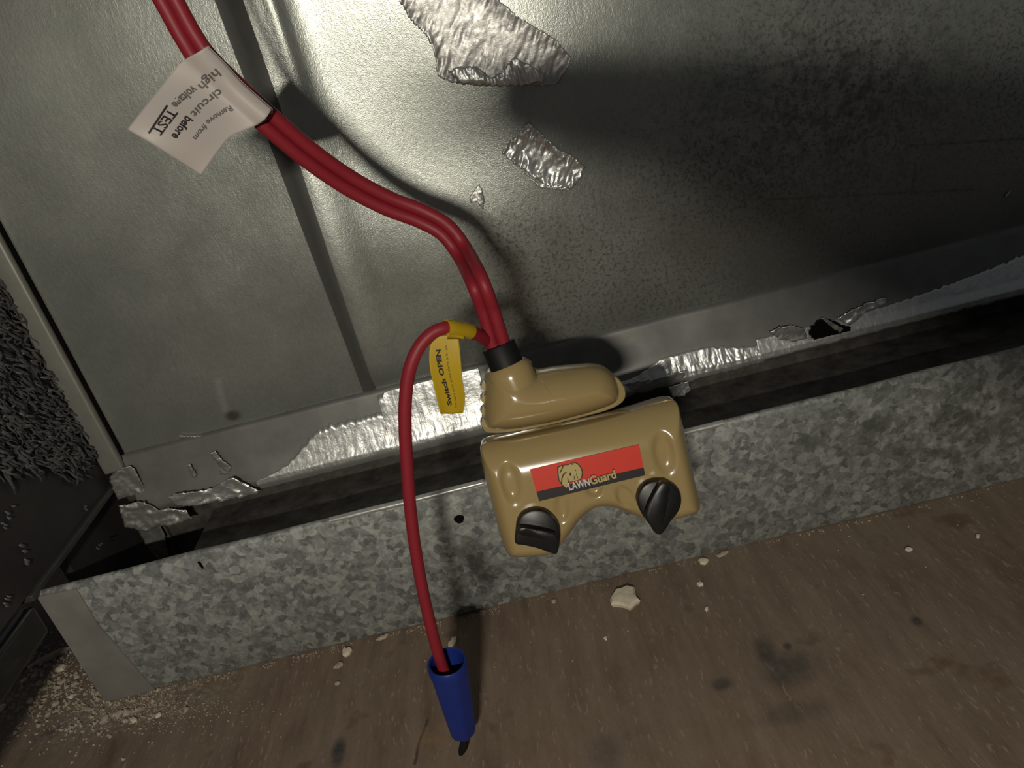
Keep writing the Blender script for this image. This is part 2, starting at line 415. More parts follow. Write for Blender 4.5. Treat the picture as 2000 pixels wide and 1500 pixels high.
# ------------------------------------------------------------------ galvanised channel
CY = -.07
ch = empty('galvanised_channel', (.1, CY, FZ))
tag(ch, 'spangled grey galvanised channel running along the plywood in front of the duct', 'channel')
ztop = -.1352
V, Fc = [], []; n = 160; prof = [(CY + .0008, FZ), (CY, FZ + .0008), (CY, -.150), (CY, ztop - .0016), (CY + .0006, ztop - .0004), (CY + .0013, ztop), (CY + .0020, ztop - .0002), (CY + .0020, ztop - .0012), (CY + .0014, ztop - .0016)]
for i in range(n + 1):
    x = XL + .0005 + (XR - XL) * i / n
    for q, (y, z) in enumerate(prof):
        wv = .0004 * noise.noise(Vector((x * 25, q * .2, 4)))
        V.append((x, y + wv, z + (.0004 * noise.noise(Vector((x * 35, 2, 8))) if 1 < q else 0)))
K = len(prof)
for i in range(n):
    for j in range(K - 1):
        a = i * K + j; Fc.append((a + 1, a, a + K, a + K + 1))
autosmooth(mesh('face', V, Fc, M_zinc, ch), 50)
# highlight on parts of the top lip, put in as bright strips
def lip_strip(pxa, pxb, seed):
    A = at(*pxa, CY).x; B = at(*pxb, CY).x; V, Fc = [], []; n = 40; rnd = random.Random(seed)
    for i in range(n + 1):
        x = A + (B - A) * i / n; h = .0003 + .0007 * max(0, .55 + .9 * noise.noise(Vector((x * 160, seed, 0)))) * min(1, 6 * i / n, 6 * (n - i) / n)
        zt = ztop + .0002 + .0004 * noise.noise(Vector((x * 35, 2, 8)))
        V += [(x, CY + .0014, zt + .0001), (x, CY - .0002, zt - .0001), (x, CY - .0004, zt - .0006 - h), (x, CY + .0002, zt - .0007 - h)]
    for i in range(n):
        for j in range(3):
            a = i * 4 + j; Fc.append((a, a + 1, a + 5, a + 4))
    return mesh('lip_highlight_strip', V, Fc, M_lip, ch, True)
lip_strip((640, 1010), (945, 943), 1); lip_strip((1335, 850), (1415, 832), 5)
fr_c = Frame((0, CY, 0), (1, 0, 0), (0, 0, 1))
pl = [fr_c.uv(*p) for p in [(66, 1166), (150, 1148), (190, 1215), (255, 1290), (302, 1344), (190, 1345)]]
pl[-1] = (pl[-1][0], FZ + .0002); pl[-2] = (pl[-2][0], FZ + .0002); pl[0] = (XL + .0006, pl[0][1])
prism('end_plate', fr_c, pl, -.0002, .0006, M_plate, ch, .0003)['label'] = 'smooth dull end plate folded over the channel'
u0, v0 = fr_c.uv(897, 1013)
hole = [(u0 + .0017 * cos(a) * (1 + .15 * sin(3 * a)), v0 + .0016 * sin(a)) for a in [i * pi / 10 for i in range(20)]]
prism('screw_hole', fr_c, hole, .0001, .00055, M_hole, ch)['label'] = 'small black hole in the channel face'
u0, v0 = fr_c.uv(390, 1100)
mesh('edge_nick', [fr_c.P(u0 - .0004, v0 + .0010, .0005), fr_c.P(u0 + .0007, v0 + .001, .0005), fr_c.P(u0 + .0008, v0 - .0016, .0005), fr_c.P(u0 + .0002, v0 - .0024, .0005)], [(0, 3, 2, 1)], M_hole, ch)
# glossy black rail at the wall's foot
rl = box('metal_rail', (XL - .004, -.30, -.1492), (XL + .0012, -.0735, -.1368), M_blackgloss, None, .0022)
tag(rl, 'glossy black rail end under the black wall, left of the channel', 'rail')
# ------------------------------------------------------------------ fuzzy insulation on the left wall
def wall_uv(px, py): p = atx(px, py, XL); return p.y, p.z
ins_poly = [wall_uv(*p) for p in [(-140, 470), (-40, 520), (30, 560), (75, 640), (125, 740), (172, 850), (160, 915), (140, 935), (110, 925), (70, 905), (30, 925), (-60, 915), (-200, 930)]]
ys = [p[0] for p in ins_poly]; zs_ = [p[1] for p in ins_poly]
V, Fc = [], []
def sliver(c, d, L, r, lift):
    d = d.normalized(); s_ = d.cross(Vector((1, 0, 0))).normalized(); x = Vector((1, 0, 0)); b = len(V)
    for t, rr, lf in ((0, .25, .1), (.35, 1, .8), (.7, .8, 1), (1, .15, .7)):
        p = c + d * L * t + x * lift * lf + s_ * (L * .12 * sin(t * 5))
        V.extend([p + s_ * r * rr, p + x * r * rr * 1.2, p - s_ * r * rr])
    for i in range(3):
        for j in range(2):
            a = b + i * 3 + j; Fc.append((a, a + 1, a + 4, a + 3))
rr = random.Random(11); cnt = 0
while cnt < 1500:
    y = rr.uniform(min(ys), max(ys)); z = rr.uniform(min(zs_), max(zs_))
    if not inside((y, z), ins_poly): continue
    cnt += 1
    d = Vector((0, rr.gauss(.25, .55), -1 + rr.gauss(0, .4)))
    sliver(Vector((XL + .0002, y, z)), d, rr.uniform(.0025, .0085), rr.uniform(.00025, .0008), rr.uniform(.0004, .0030))
for px, py in [(8, 1000), (14, 1012), (3, 1025), (20, 985), (38, 1060), (42, 1075), (50, 1095), (10, 1165), (6, 1178), (190, 1065), (165, 990)]:
    for q in range(3):
        p = atx(px + rr.uniform(-5, 5), py + rr.uniform(-5, 5), XL + .0002)
        sliver(p, Vector((0, .3, -1)), rr.uniform(.001, .0025), .0004, .0008)
ins = mesh('insulation', V, Fc, M_fiber, None, True, 'stuff')
tag(ins, 'shaggy black insulation fibres stuck on the black wall at left', 'insulation')

# ------------------------------------------------------------------ foil on the duct
def foil_patch(name, px_poly, mat, label, amp=.0006, seed=0, step=.0006, base=.0006, aniso=(1, 1), ang=0.0, off=None, curl=0.0, rng=1.0, ypl=0.0):
    fr = Frame((0, ypl, 0), (1, 0, 0), (0, 0, 1))
    poly = [fr.uv(*p) for p in px_poly]
    x0 = min(p[0] for p in poly); x1 = max(p[0] for p in poly); z0 = min(p[1] for p in poly); z1 = max(p[1] for p in poly)
    nx = int((x1 - x0) / step) + 2; nz = int((z1 - z0) / step) + 2; idx = {}; V = []; Fc = []
    def H(x, z):
        c, s = cos(ang), sin(ang); a = (x * c + z * s) * aniso[0]; b = (-x * s + z * c) * aniso[1]
        h = 0; A = 1; f = 210 * rng
        for o_ in range(4):
            h += A * (1 - abs(noise.noise(Vector((a * f, b * f, seed * 7.3 + o_)))) * 2.2); A *= .5; f *= 2.1
        return max(0, h) * amp * .5
    for i in range(nx):
        for j in range(nz):
            x = x0 + (i + .35 * noise.noise(Vector((i * .9, j * .9, seed)))) * step; z = z0 + (j + .35 * noise.noise(Vector((i * .8, j * .7, seed + 5)))) * step
            if inside((x, z), poly):
                idx[i, j] = len(V); e = polyd((x, z), poly)
                yy = -base - H(x, z) * (.35 + .65 * (1 - sstep(.001, .007, e))) - curl * (1 - sstep(0, .003, e))
                dd = -.0016 * noise.noise(Vector((x * 14 + 3, z * 14, 1.7))) * sstep(-.12, -.07, z) + .0022 * math.exp(-(((x + .012) / .03) ** 2 + ((z + .035) / .04) ** 2)) if ypl == 0 else 0
                V.append((x, ypl + yy + dd + (off(x, z) if off else 0), z))
    for (i, j), a in idx.items():
        if (i + 1, j) in idx and (i, j + 1) in idx and (i + 1, j + 1) in idx: Fc.append((a, idx[i + 1, j], idx[i + 1, j + 1], idx[i, j + 1]))
        elif (i + 1, j) in idx and (i, j + 1) in idx: Fc.append((a, idx[i + 1, j], idx[i, j + 1]))
    o = mesh(name, V, Fc, mat, None, True)
    m = o.modifiers.new('s', 'SOLIDIFY'); m.thickness = .00015; m.offset = 0
    if label: tag(o, label, 'foil')
    return o
GA = radians(-35)
foil_patch('foil_patch', [(755, -40), (800, 40), (835, 75), (848, 110), (852, 150), (880, 163), (960, 168), (1050, 168), (1088, 166), (1100, 150), (1118, 115), (1085, 75), (1010, 30), (965, -10), (950, -60)], M_foil_dull,
           'large wrinkled torn foil patch at the top edge, on the duct above the shadow', .0011, 1, aniso=(1.6, .45), ang=GA, curl=.0004)
foil_patch('foil_patch', [(868, 138), (900, 128), (932, 128), (958, 150), (975, 140), (990, 122), (1004, 108), (1018, 118), (1040, 128), (1064, 146), (1062, 160), (1030, 168), (960, 170), (900, 166)], M_foil,
           'bright crumpled foil fold along the lower rim of the large foil patch', .0016, 9, aniso=(2.2, .5), ang=radians(10), base=.0020, curl=-.0004)
foil_patch('foil_patch', [(1031, 236), (1004, 262), (976, 296), (990, 312), (1020, 332), (1046, 352), (1075, 366), (1118, 368), (1132, 350), (1143, 326), (1122, 305), (1090, 288), (1062, 262)], M_foil,
           'small wrinkled square foil piece in the middle of the duct, below the large patch', .0020, 3, aniso=(2.6, .7), ang=GA, curl=.0003)
foil_patch('foil_patch', [(1046, 352), (1012, 328), (990, 312), (1030, 345), (1050, 366), (1095, 372), (1125, 370), (1090, 362)], M_foil,
           'thin lifted foil rim under the small square foil piece', .0007, 4, base=.0012, step=.0004)
foil_patch('foil_scrap', [(928, 366), (915, 385), (918, 398), (932, 396), (944, 412), (948, 392), (943, 374), (936, 356)], M_foil_dull,
           'tiny pointed foil scrap on the duct left of the small square foil', .0010, 5, step=.0004)
foil_patch('foil_scrap', [(1960, 380), (1972, 368), (1974, 376), (1962, 388)], M_foil_dull, 'tiny pale fleck on the dark right side of the duct', .0004, 6, step=.0004)

def tape(name, x0, x1, s0f, s1, label, mat, seed, lift=.0005, amp=.0006, n=260, smoothness=1):
    V, Fc = [], []; K = 22
    for i in range(n + 1):
        f = i / n; x = x0 + (x1 - x0) * f; s0 = s0f(f) + .12 * noise.noise(Vector((x * 500, seed, 0)))
        se = s1 + .35 * noise.noise(Vector((x * 220, seed, 3)))
        for j in range(K + 1):
            s = s0 + (se - s0) * j / K; y, z = prof_at(s); y2, z2 = prof_at(s + .05); t = Vector((0, y2 - y, z2 - z)).normalized(); nrm = Vector((0, t.z, -t.y))
            if nrm.y > 0: nrm = -nrm
            h = 0; A = 1; fq = 1
            for o_ in range(3):
                h += A * abs(noise.noise(Vector((x * 260 * fq, z * 110 * fq, seed * 3 + o_)))); A *= .5; fq *= 2.2
            h *= .25 + .75 * smoothness
            xx = x + (.0008 * noise.noise(Vector((z * 400, seed, 1))) if i in (0, n) else 0)
            p = Vector((xx, y, z)) + nrm * (lift + amp * h); V.append(p)
    for i in range(n):
        for j in range(K):
            a = i * (K + 1) + j; Fc.append((a, a + 1, a + K + 2, a + K + 1))
    o = mesh(name, V, Fc, mat, None, True); m = o.modifiers.new('s', 'SOLIDIFY'); m.thickness = .00015; m.offset = 0
    tag(o, label, 'tape', 'foil tapes along the duct flange'); return o
X = lambda px, py: at(px, py, -.007).x
tape('foil_tape', X(500, 930), X(775, 860), lambda f: 5.0 - 2.4 * sstep(0, .55, f), 7.6, 'silver foil tape strip on the duct flange left of the red branch wire', M_foil, 1, .0005, .0006, 260, 0)
tape('foil_tape', X(762, 860), X(960, 815), lambda f: 1.5 + .5 * (1 - sstep(0, .15, f)), 7.9, 'wide shiny foil tape piece behind the hanging yellow tag', M_foil, 2, .0011, .0006, 260, .15)
tape('foil_tape', X(1190, 760), X(1490, 690), lambda f: 4.2 - .9 * sstep(.1, .4, f) + .7 * sstep(.6, 1, f), 6.7, 'foil tape on the flange just right of the tan switch', M_foil, 3, .0005, .0009, 260, .5)
tape('foil_tape', X(1480, 690), X(2150, 510), lambda f: 3.6 - .9 * sstep(.3, .9, f) , 6.1, 'long foil tape strip on the flange towards the right edge', M_foil, 4, .0007, .0005, 400, .2)
def fl_off(x, z):
    for q in range(len(PROF) - 1):
        if PROF[q][1] >= z >= PROF[q + 1][1]:
            t = (PROF[q][1] - z) / (PROF[q][1] - PROF[q + 1][1] + 1e-9); return PROF[q][0] * (1 - t) + PROF[q + 1][0] * t + .0
    return 0
P7 = lambda px, py: (px, py)
foil_patch('foil_scrap', [(345, 938), (365, 930), (430, 922), (455, 905), (470, 900), (520, 926), (515, 934), (460, 945), (400, 955), (365, 958)], M_foil,
           'bright torn foil flap at the left end of the flange', .0012, 12, base=.0125, step=.0005, aniso=(.7, 1.4))
foil_patch('foil_scrap', [(415, 868), (430, 866), (440, 880), (462, 898), (455, 912), (438, 912), (432, 890)], M_foil_dull, 'small upright foil sliver above the torn flap', .0008, 13, base=.006, step=.0005)
foil_patch('foil_scrap', [(372, 893), (380, 890), (394, 912), (390, 920), (382, 914)], M_foil_dull, 'tiny foil sliver left of the upright sliver', .0006, 14, base=.006, step=.0004)
foil_patch('foil_scrap', [(345, 848), (352, 847), (412, 848), (416, 853), (352, 854)], M_foil_dull, 'thin straight foil thread above the flange at left', .0003, 15, base=.001, step=.0004)
foil_patch('foil_scrap', [(222, 918), (240, 902), (262, 893), (274, 902), (288, 930), (296, 950), (270, 956), (240, 962), (232, 950)], M_foil_dull,
           'square foil piece wrapped round the duct corner', .0009, 16, base=.0052, step=.0006)
foil_patch('foil_scrap', [(250, 958), (300, 950), (325, 966), (345, 962), (380, 968), (392, 984), (370, 994), (330, 1000), (300, 1010), (262, 1000)], M_foil_dull,
           'crumpled grey foil under the duct corner', .0014, 17, base=.0105, step=.0006)
foil_patch('foil_scrap', [(262, 1004), (310, 998), (330, 1030), (338, 1085), (312, 1088), (290, 1050)], M_strip,
           'dull grey foil hanging down the duct corner', .0008, 18, base=.0040, step=.0007)
foil_patch('foil_scrap', [(1482, 630), (1500, 620), (1530, 616), (1552, 625), (1556, 644), (1530, 650), (1500, 645)], M_foil_dull, 'tan oval foil flap left of the black tear in the tape', .0008, 19, base=.0105, step=.0005)
foil_patch('foil_scrap', [(1608, 606), (1640, 588), (1672, 574), (1706, 564), (1706, 580), (1672, 590), (1650, 610), (1636, 620)], M_foil, 'pointed bright foil flap right of the black tear', .0010, 20, base=.0100, step=.0005)
foil_patch('foil_scrap', [(1576, 602), (1584, 600), (1622, 622), (1616, 632), (1600, 622)], M_foil_dull, 'thin foil sliver crossing the black tear', .0005, 21, base=.0115, step=.0004)
foil_patch('foil_scrap', [(1205, 728), (1218, 722), (1262, 716), (1300, 706), (1330, 700), (1320, 716), (1270, 730), (1225, 742)], M_foil, 'bright foil edge poking out beside the tan switch', .0009, 22, base=.0112, step=.0005)
foil_patch('foil_scrap', [(1290, 734), (1330, 722), (1335, 740), (1322, 752), (1300, 755)], M_foil, 'pleated foil tab hanging under the tape right of the switch', .0014, 23, base=.0105, step=.0004, aniso=(2.4, .4), ang=radians(-12))
hol = foil_patch('tape_tear', [(1556, 628), (1575, 606), (1600, 606), (1640, 622), (1640, 632), (1600, 640), (1564, 648)], M_hole, None, .0001, 24, base=.0102, step=.0008)
tag(hol, 'black tear in the foil tape on the right part of the flange', 'tear')

# ------------------------------------------------------------------ tan switch box
TILT = radians(16); DY = -.122
O = at(1140, 900, DY)
fr = Frame(O, (1, 0, 0), (0, sin(TILT), cos(TILT)))
sw = empty('switch_box', O)
tag(sw, 'tan plastic two-knob switch box hanging from the red cord in front of the channel', 'switch')
def heightfield(name, fr, outline, center, hfun, back, w0, mat, parent, rings=46, sub=5, backscale=.96):
    ol = smooth_poly(outline, sub); n = len(ol); V = []; Fc = []; cx, cy = center
    for r in range(rings):
        s = 1 - (1 - r / (rings - 1)) ** 1.0
        s = sin(s * pi / 2) ** .8 if False else s
        q = 1 - (1 - s) * 1.0
        for p in ol:
            f = 1 - (1 - q); f = sin(f * pi / 2)          # dense near the rim
            u = cx + (p[0] - cx) * f; v = cy + (p[1] - cy) * f
            if r == 0:
                u, v = cx + (p[0] - cx) * .004, cy + (p[1] - cy) * .004
            d = polyd((u, v), ol) if r < rings - 1 else 0
            V.append(fr.P(u, v, w0 + hfun(u, v, d)))
    for k_, (sc_, ww) in enumerate([(1.0, -back * .6), (backscale, -back)]):
        for p in ol: V.append(fr.P(cx + (p[0] - cx) * sc_, cy + (p[1] - cy) * sc_, w0 + ww))
    for r in range(rings + 1):
        for j in range(n):
            a = r * n + j; b = r * n + (j + 1) % n; Fc.append((a, a + n, b + n, b))
    Fc.append(tuple(range(n))); Fc.append(tuple(range((rings + 1) * n, (rings + 2) * n)))
    me = bpy.data.meshes.new(name); me.from_pydata([tuple(v) for v in V], [], Fc); me.update()
    bm = bmesh.new(); bm.from_mesh(me); bmesh.ops.recalc_face_normals(bm, faces=bm.faces); bm.to_mesh(me); bm.free()
    return link(name, me, mat, parent, True)
body_px = [(938, 884), (940, 868), (952, 861), (1000, 853), (1060, 841), (1120, 828), (1180, 814), (1240, 798), (1290, 783), (1308, 779), (1320, 785), (1327, 805), (1336, 850), (1348, 905), (1359, 955), (1364, 978),
           (1361, 990), (1350, 998), (1325, 1006), (1290, 1012), (1256, 1009), (1232, 1000), (1207, 989), (1180, 984), (1158, 988), (1136, 1004), (1117, 1030), (1100, 1053), (1088, 1068), (1070, 1077), (1038, 1080), (1006, 1081), (990, 1074), (980, 1052), (966, 1005), (952, 950), (942, 910)]
bo = [fr.uv(*p) for p in body_px]
HB = .0075
topA, topB = fr.uv(930, 864), fr.uv(1330, 776)
recs = []
for px, py, ru, rv, dp, rot in [(997, 945, .0024, .0052, .0013, -.05), (1297, 886, .0027, .0054, .0013, -.05), (1098, 992, .0017, .0038, .0009, -.15), (1160, 952, .0022, .0026, .0011, 0), (1222, 972, .0022, .0036, .0009, .25)]:
    recs.append((*fr.uv(px, py, HB), ru, rv, dp, rot))
def hb(u, v, d):
    w1 = HB * sqrt(max(0, 1 - (1 - min(d / .0042, 1)) ** 2))
    dt = segd((u, v), topA, topB); w2 = HB * (1 - (1 - min(dt / .0105, 1)) ** 2.2) ** .6 if dt > 0 else 0
    w_ = min(w1, w2)
    for cu, cv, ru, rv, dp, rot in recs:
        a, b = u - cu, v - cv; a, b = a * cos(rot) + b * sin(rot), -a * sin(rot) + b * cos(rot)
        w_ -= dp * (1 - sstep(.55, 1.15, math.hypot(a / ru, b / rv)))
    # slight raised bosses around the knobs
    return w_
cu, cv = fr.uv(1150, 905)
housing = heightfield('housing', fr, bo, (cu, cv), hb, .007, 0, M_tan, sw, 44, 6)
# rear dome with its rim
fd = Frame(fr.P(0, 0, -.0065), fr.U, fr.V)
dome_px = [(944, 800), (946, 760), (946, 735), (956, 718), (985, 712), (1022, 705), (1038, 707), (1046, 722), (1085, 717), (1130, 713), (1158, 712), (1180, 717), (1196, 730), (1206, 750), (1208, 770), (1198, 786), (1160, 801), (1116, 813), (1060, 826), (1007, 835), (965, 836), (948, 826)]
dc = fd.uv(1085, 775)
dl = [fd.uv(*p) for p in dome_px]
def hd(u, v, d):
    q = min(d / .0085, 1); return .0105 * sqrt(max(0, 1 - (1 - q) ** 2)) * (1 - .10 * sstep(0, .02, u + .005))
heightfield('boot', fd, dl, dc, hd, .004, 0, M_tan, sw, 34, 5)
rim_px = [(941, 820), (943, 798), (958, 790), (1000, 780), (1100, 760), (1180, 730), (1200, 733), (1214, 746), (1222, 766), (1216, 784), (1190, 799), (1150, 811), (1100, 824), (1050, 836), (1000, 843), (958, 845), (943, 838)]
prism('boot_rim', fd, smooth_poly([fd.uv(*p) for p in rim_px], 4), -.003, .0012, M_tan, sw, .0009)
for py in (752, 776, 800, 823):
    pth = [fd.P(*fd.uv(946 + (2 if py < 800 else 0), py + 9 - 18 * t), -.001 + 0 * t) for t in (0, .5, 1)]
    pth = [fd.P(*fd.uv(948, py), w_) for w_ in (-.003, .000, .003)]
    tube('boot_ridge', pth, [.0012, .0015, .0010], M_tan, sw, 12)
# collar and gland
ga = fd.P(*fd.uv(996, 728, .004), .004); gb = fd.P(*fd.uv(973, 674, .004), .004)
gd = (gb - ga).normalized()
tube('collar', [ga - gd * .004, ga - gd * .001, ga + gd * .0012, ga + gd * .0022], [.0060, .0060, .0058, .0050], M_tan, sw, 36)
tube('gland', [ga - gd * .001, ga + gd * .0004, gb - gd * .0003, gb, gb, gb - gd * .0015], [.0043, .0044, .0043, .0041, .0032, .0030], M_rubber, sw, 36)['label'] = 'black rubber cable gland'
# knobs
def knob(px, grip, lab):
    ol = smooth_poly([fr.uv(*p, HB + .001) for p in px], 4)
    kb = prism('knob', fr, ol, HB - .0012, HB + .0032, M_knob, sw, .0007); kb['label'] = lab
    g = smooth_poly([fr.uv(*p, HB + .0036) for p in grip], 3)
    gp = prism('grip', fr, g, HB + .0030, HB + .0058, M_knob, None, .0006); gp.parent = kb
knob([(1006, 1056), (1007, 1035), (1010, 1015), (1019, 1001), (1034, 993), (1050, 991), (1067, 995), (1081, 1006), (1090, 1021), (1093, 1040), (1091, 1062), (1086, 1077), (1072, 1074), (1048, 1066), (1022, 1060)],
     [(1016, 1024), (1050, 1028), (1084, 1038), (1087, 1054), (1050, 1046), (1014, 1038)], 'left black knob with its pointer turned down right')
knob([(1243, 977), (1245, 960), (1254, 945), (1268, 937), (1285, 934), (1303, 937), (1318, 948), (1327, 964), (1327, 983), (1319, 1000), (1307, 1014), (1297, 1030), (1286, 1040), (1275, 1034), (1265, 1018), (1251, 999)],
     [(1258, 1000), (1285, 942), (1305, 944), (1302, 975), (1288, 1030), (1276, 1030)], 'right black knob with its pointer turned straight down')
# sticker
WS = HB + .00012
sk = [fr.uv(*p, WS) for p in [(1035, 917), (1248, 868), (1260, 928), (1053, 979)]]
def lerp2(a, b, t): return (a[0] + (b[0] - a[0]) * t, a[1] + (b[1] - a[1]) * t)
stk = prism('sticker', fr, sk, WS - .0004, WS, M_sred, sw); stk['label'] = 'red and black sticker with lettering and an animal head'
band = [lerp2(sk[0], sk[3], .70), lerp2(sk[1], sk[2], .75), sk[2], sk[3]]
b_ = prism('black_band', fr, band, WS - .0001, WS + .00006, M_sblk, None); b_.parent = stk
def emb(pts): return [fr.uv(1080 + x / 14.28, 895 + y / 14.28, WS + .0001) for x, y in pts]
head = [(150, 260), (220, 225), (300, 200), (430, 190), (520, 150), (620, 130), (695, 180), (760, 260), (805, 380), (790, 520), (740, 590), (600, 640), (455, 650), (420, 790), (370, 820), (290, 760), (230, 680), (180, 600), (155, 420)]
cx = sum(p[0] for p in head) / len(head); cy = sum(p[1] for p in head) / len(head)
o1 = prism('emblem_outline', fr, emb([(cx + (x - cx) * 1.10, cy + (y - cy) * 1.07) for x, y in head]), WS, WS + .00010, M_sblk, None); o1.parent = stk
o2 = prism('emblem', fr, emb(head), WS, WS + .00016, M_stan, None); o2.parent = stk
lines = [[(270, 190), (300, 215), (250, 330), (200, 420), (175, 410), (225, 310)], [(370, 370), (385, 395), (300, 470), (265, 560), (255, 720), (225, 680), (235, 540), (275, 440)], [(400, 540), (425, 560), (440, 650), (455, 800), (425, 820), (415, 680)],
         [(460, 400), (500, 400), (510, 460), (490, 500), (460, 470)], [(610, 310), (640, 310), (650, 350), (620, 350)], [(590, 480), (610, 500), (600, 600), (580, 590)], [(520, 160), (550, 160), (545, 190), (525, 185)], [(640, 420), (660, 430), (700, 560), (680, 560)]]
V, Fc = [], []
for L in lines:
    b0 = len(V); V += [fr.P(*q, WS + .0002) for q in emb(L)]; Fc.append(tuple(range(b0, b0 + len(L))))
o3 = mesh('emblem_lines', V, Fc, M_sblk, None); o3.parent = stk
# lettering follows the sticker's own direction
def lettering(body, pa, pb, height, mat, name, bold, wlift):
    A = Vector(fr.uv(*pa, WS)); B = Vector(fr.uv(*pb, WS)); d = (B - A); L = d.length; a = math.atan2(d.y, d.x)
    cu_ = bpy.data.curves.new(name, 'FONT'); cu_.body = body; cu_.size = 1; cu_.offset = bold
    ob = bpy.data.objects.new(name, cu_); COL.objects.link(ob); dg = bpy.context.evaluated_depsgraph_get(); dg.update()
    me = bpy.data.meshes.new_from_object(ob.evaluated_get(dg)); bpy.data.objects.remove(ob); me.name = name; me.materials.clear()
    xs_ = [v.co.x for v in me.vertices]; x0, x1 = min(xs_), max(xs_); ysx = [v.co.y for v in me.vertices]; y1 = max(ysx)
    for v in me.vertices:
        x = (v.co.x - x0) / (x1 - x0) * L; y = v.co.y / y1 * height
        u = A.x + x * cos(a) - y * sin(a); vv = A.y + x * sin(a) + y * cos(a); v.co = fr.P(u, vv, WS + wlift)
    me.materials.append(mat); o = bpy.data.objects.new(name, me); COL.objects.link(o); o.parent = stk; return o
# parts were built in world coordinates: hang them below the empty without moving them
t1 = lettering('LAWN', (1112, 957), (1153, 947), .0020, M_sblk, 'lettering_shadow', .055, .00024)
t2 = lettering('LAWN', (1112, 957), (1153, 947), .0019, M_swhite, 'white_lettering', .03, .00034)
t3 = lettering('Guard', (1154, 946), (1204, 932), .0023, M_sblk, 'lettering_shadow', .055, .00024)
t4 = lettering('Guard', (1154, 946), (1204, 932), .0021, M_stan, 'gold_lettering', .03, .00034)

# ------------------------------------------------------------------ cords
def path3(pts): return catmull([at(x, y, Y) for x, y, Y in pts], 10)
gx = gb
cord = empty('electrical_cord', gb)
tag(cord, 'thick red twin cord coming from the top left through the white tag to the switch', 'cord')
cp = [(60, -620, -.105), (210, -280, -.109), (300, -60, -.112), (345, 30, -.112), (372, 78, -.112), (400, 118, -.112), (452, 170, -.110), (520, 232, -.107), (600, 300, -.102), (680, 356, -.097), (755, 396, -.094), (822, 422, -.093), (870, 450, -.094), (905, 496, -.097), (933, 552, -.101), (953, 606, -.1045)]
base = path3(cp)
base = path3(cp[:-2] + [(933, 552, gb.y - .0015), (953, 606, gb.y - .0005), (968, 655, gb.y), (978, 690, gb.y)])
tot = len(base)
for sgn in (-1, 1):
    pth = []
    for i, p in enumerate(base):
        t = (base[min(i + 1, tot - 1)] - base[max(i - 1, 0)]).normalized(); view = (p - CAM).normalized(); side = t.cross(view).normalized()
        tw = .35 + .25 * sin(i * .055); sv = (side * cos(tw) + t.cross(side) * sin(tw))
        spread = .00155 if i > 12 else .0017
        pth.append(p + sv * spread * sgn)
    tube('strand', pth, .00165, M_red, cord, 18)
wire = path3([(955, 668, -.1085), (940, 658, -.112), (920, 648, -.116), (898, 643, -.119), (872, 640, -.1215), (845, 650, -.1225), (820, 676, -.1235), (802, 715, -.1245), (793, 765, -.125), (791, 830, -.1255), (795, 910, -.126), (801, 990, -.1265), (811, 1070, -.127), (825, 1150, -.1275), (842, 1225, -.128), (857, 1280, -.128), (868, 1312, -.128)])
wire[0] = gb - gd * .002
bw = tube('branch_wire', wire, .00158, M_red, None, 20)
tag(bw, 'single red wire looping from the gland under the yellow tag down to the blue nut', 'wire')
# wire nut
na = at(873, 1293, -.128); nb = at(905, 1432, -.128)
ax = (nb - na).normalized(); Ln = (nb - na).length
s1_ = ax.orthogonal().normalized(); s2_ = ax.cross(s1_); nseg = 72
def nutring(t, r, rib):
    out = []
    for j in range(nseg):
        a = 2 * pi * j / nseg; m = 1 + rib * (.5 + .5 * math.copysign(abs(cos(a * 6)) ** .6, cos(a * 6)))
        out.append(na + ax * Ln * t + (s1_ * cos(a) + s2_ * sin(a)) * r * m)
    return out
rings = [(.06, .0032, 0), (.5, .0028, 0), (.12, .0036, 0), (0, .0039, 0), (-.01, .0043, 0), (.01, .0046, 0), (.10, .0046, 0), (.14, .0043, .05), (.6, .0036, .07), (.93, .0030, .08), (.98, .0027, .06), (1.0, .0020, 0)]
rings = rings[1:2] + rings[2:]
V = []; Fc = []
for t, r, rb in rings: V += nutring(t, r * 1.22, rb)
for i in range(len(rings) - 1):
    for j in range(nseg):
        a = i * nseg + j; b = i * nseg + (j + 1) % nseg; Fc.append((a, b, b + nseg, a + nseg))
Fc.append(tuple(range(nseg))[::-1]); Fc.append(tuple(range(len(V) - nseg, len(V))))
nut = empty('wire_nut', na); tag(nut, 'blue ribbed wire nut on the lower end of the red branch wire', 'connector')
autosmooth(mesh('shell', V, Fc, M_nut, nut), 40)
tp = catmull([nb - ax * .002, nb + ax * .001, at(906, 1455, -.1285), at(899, 1474, -.129)], 5)
tube('tip', tp, [.0013] * (len(tp) - 4) + [.0012, .0011, .0009, .0005], M_rubber, nut, 12)['label'] = 'black tip below the nut'

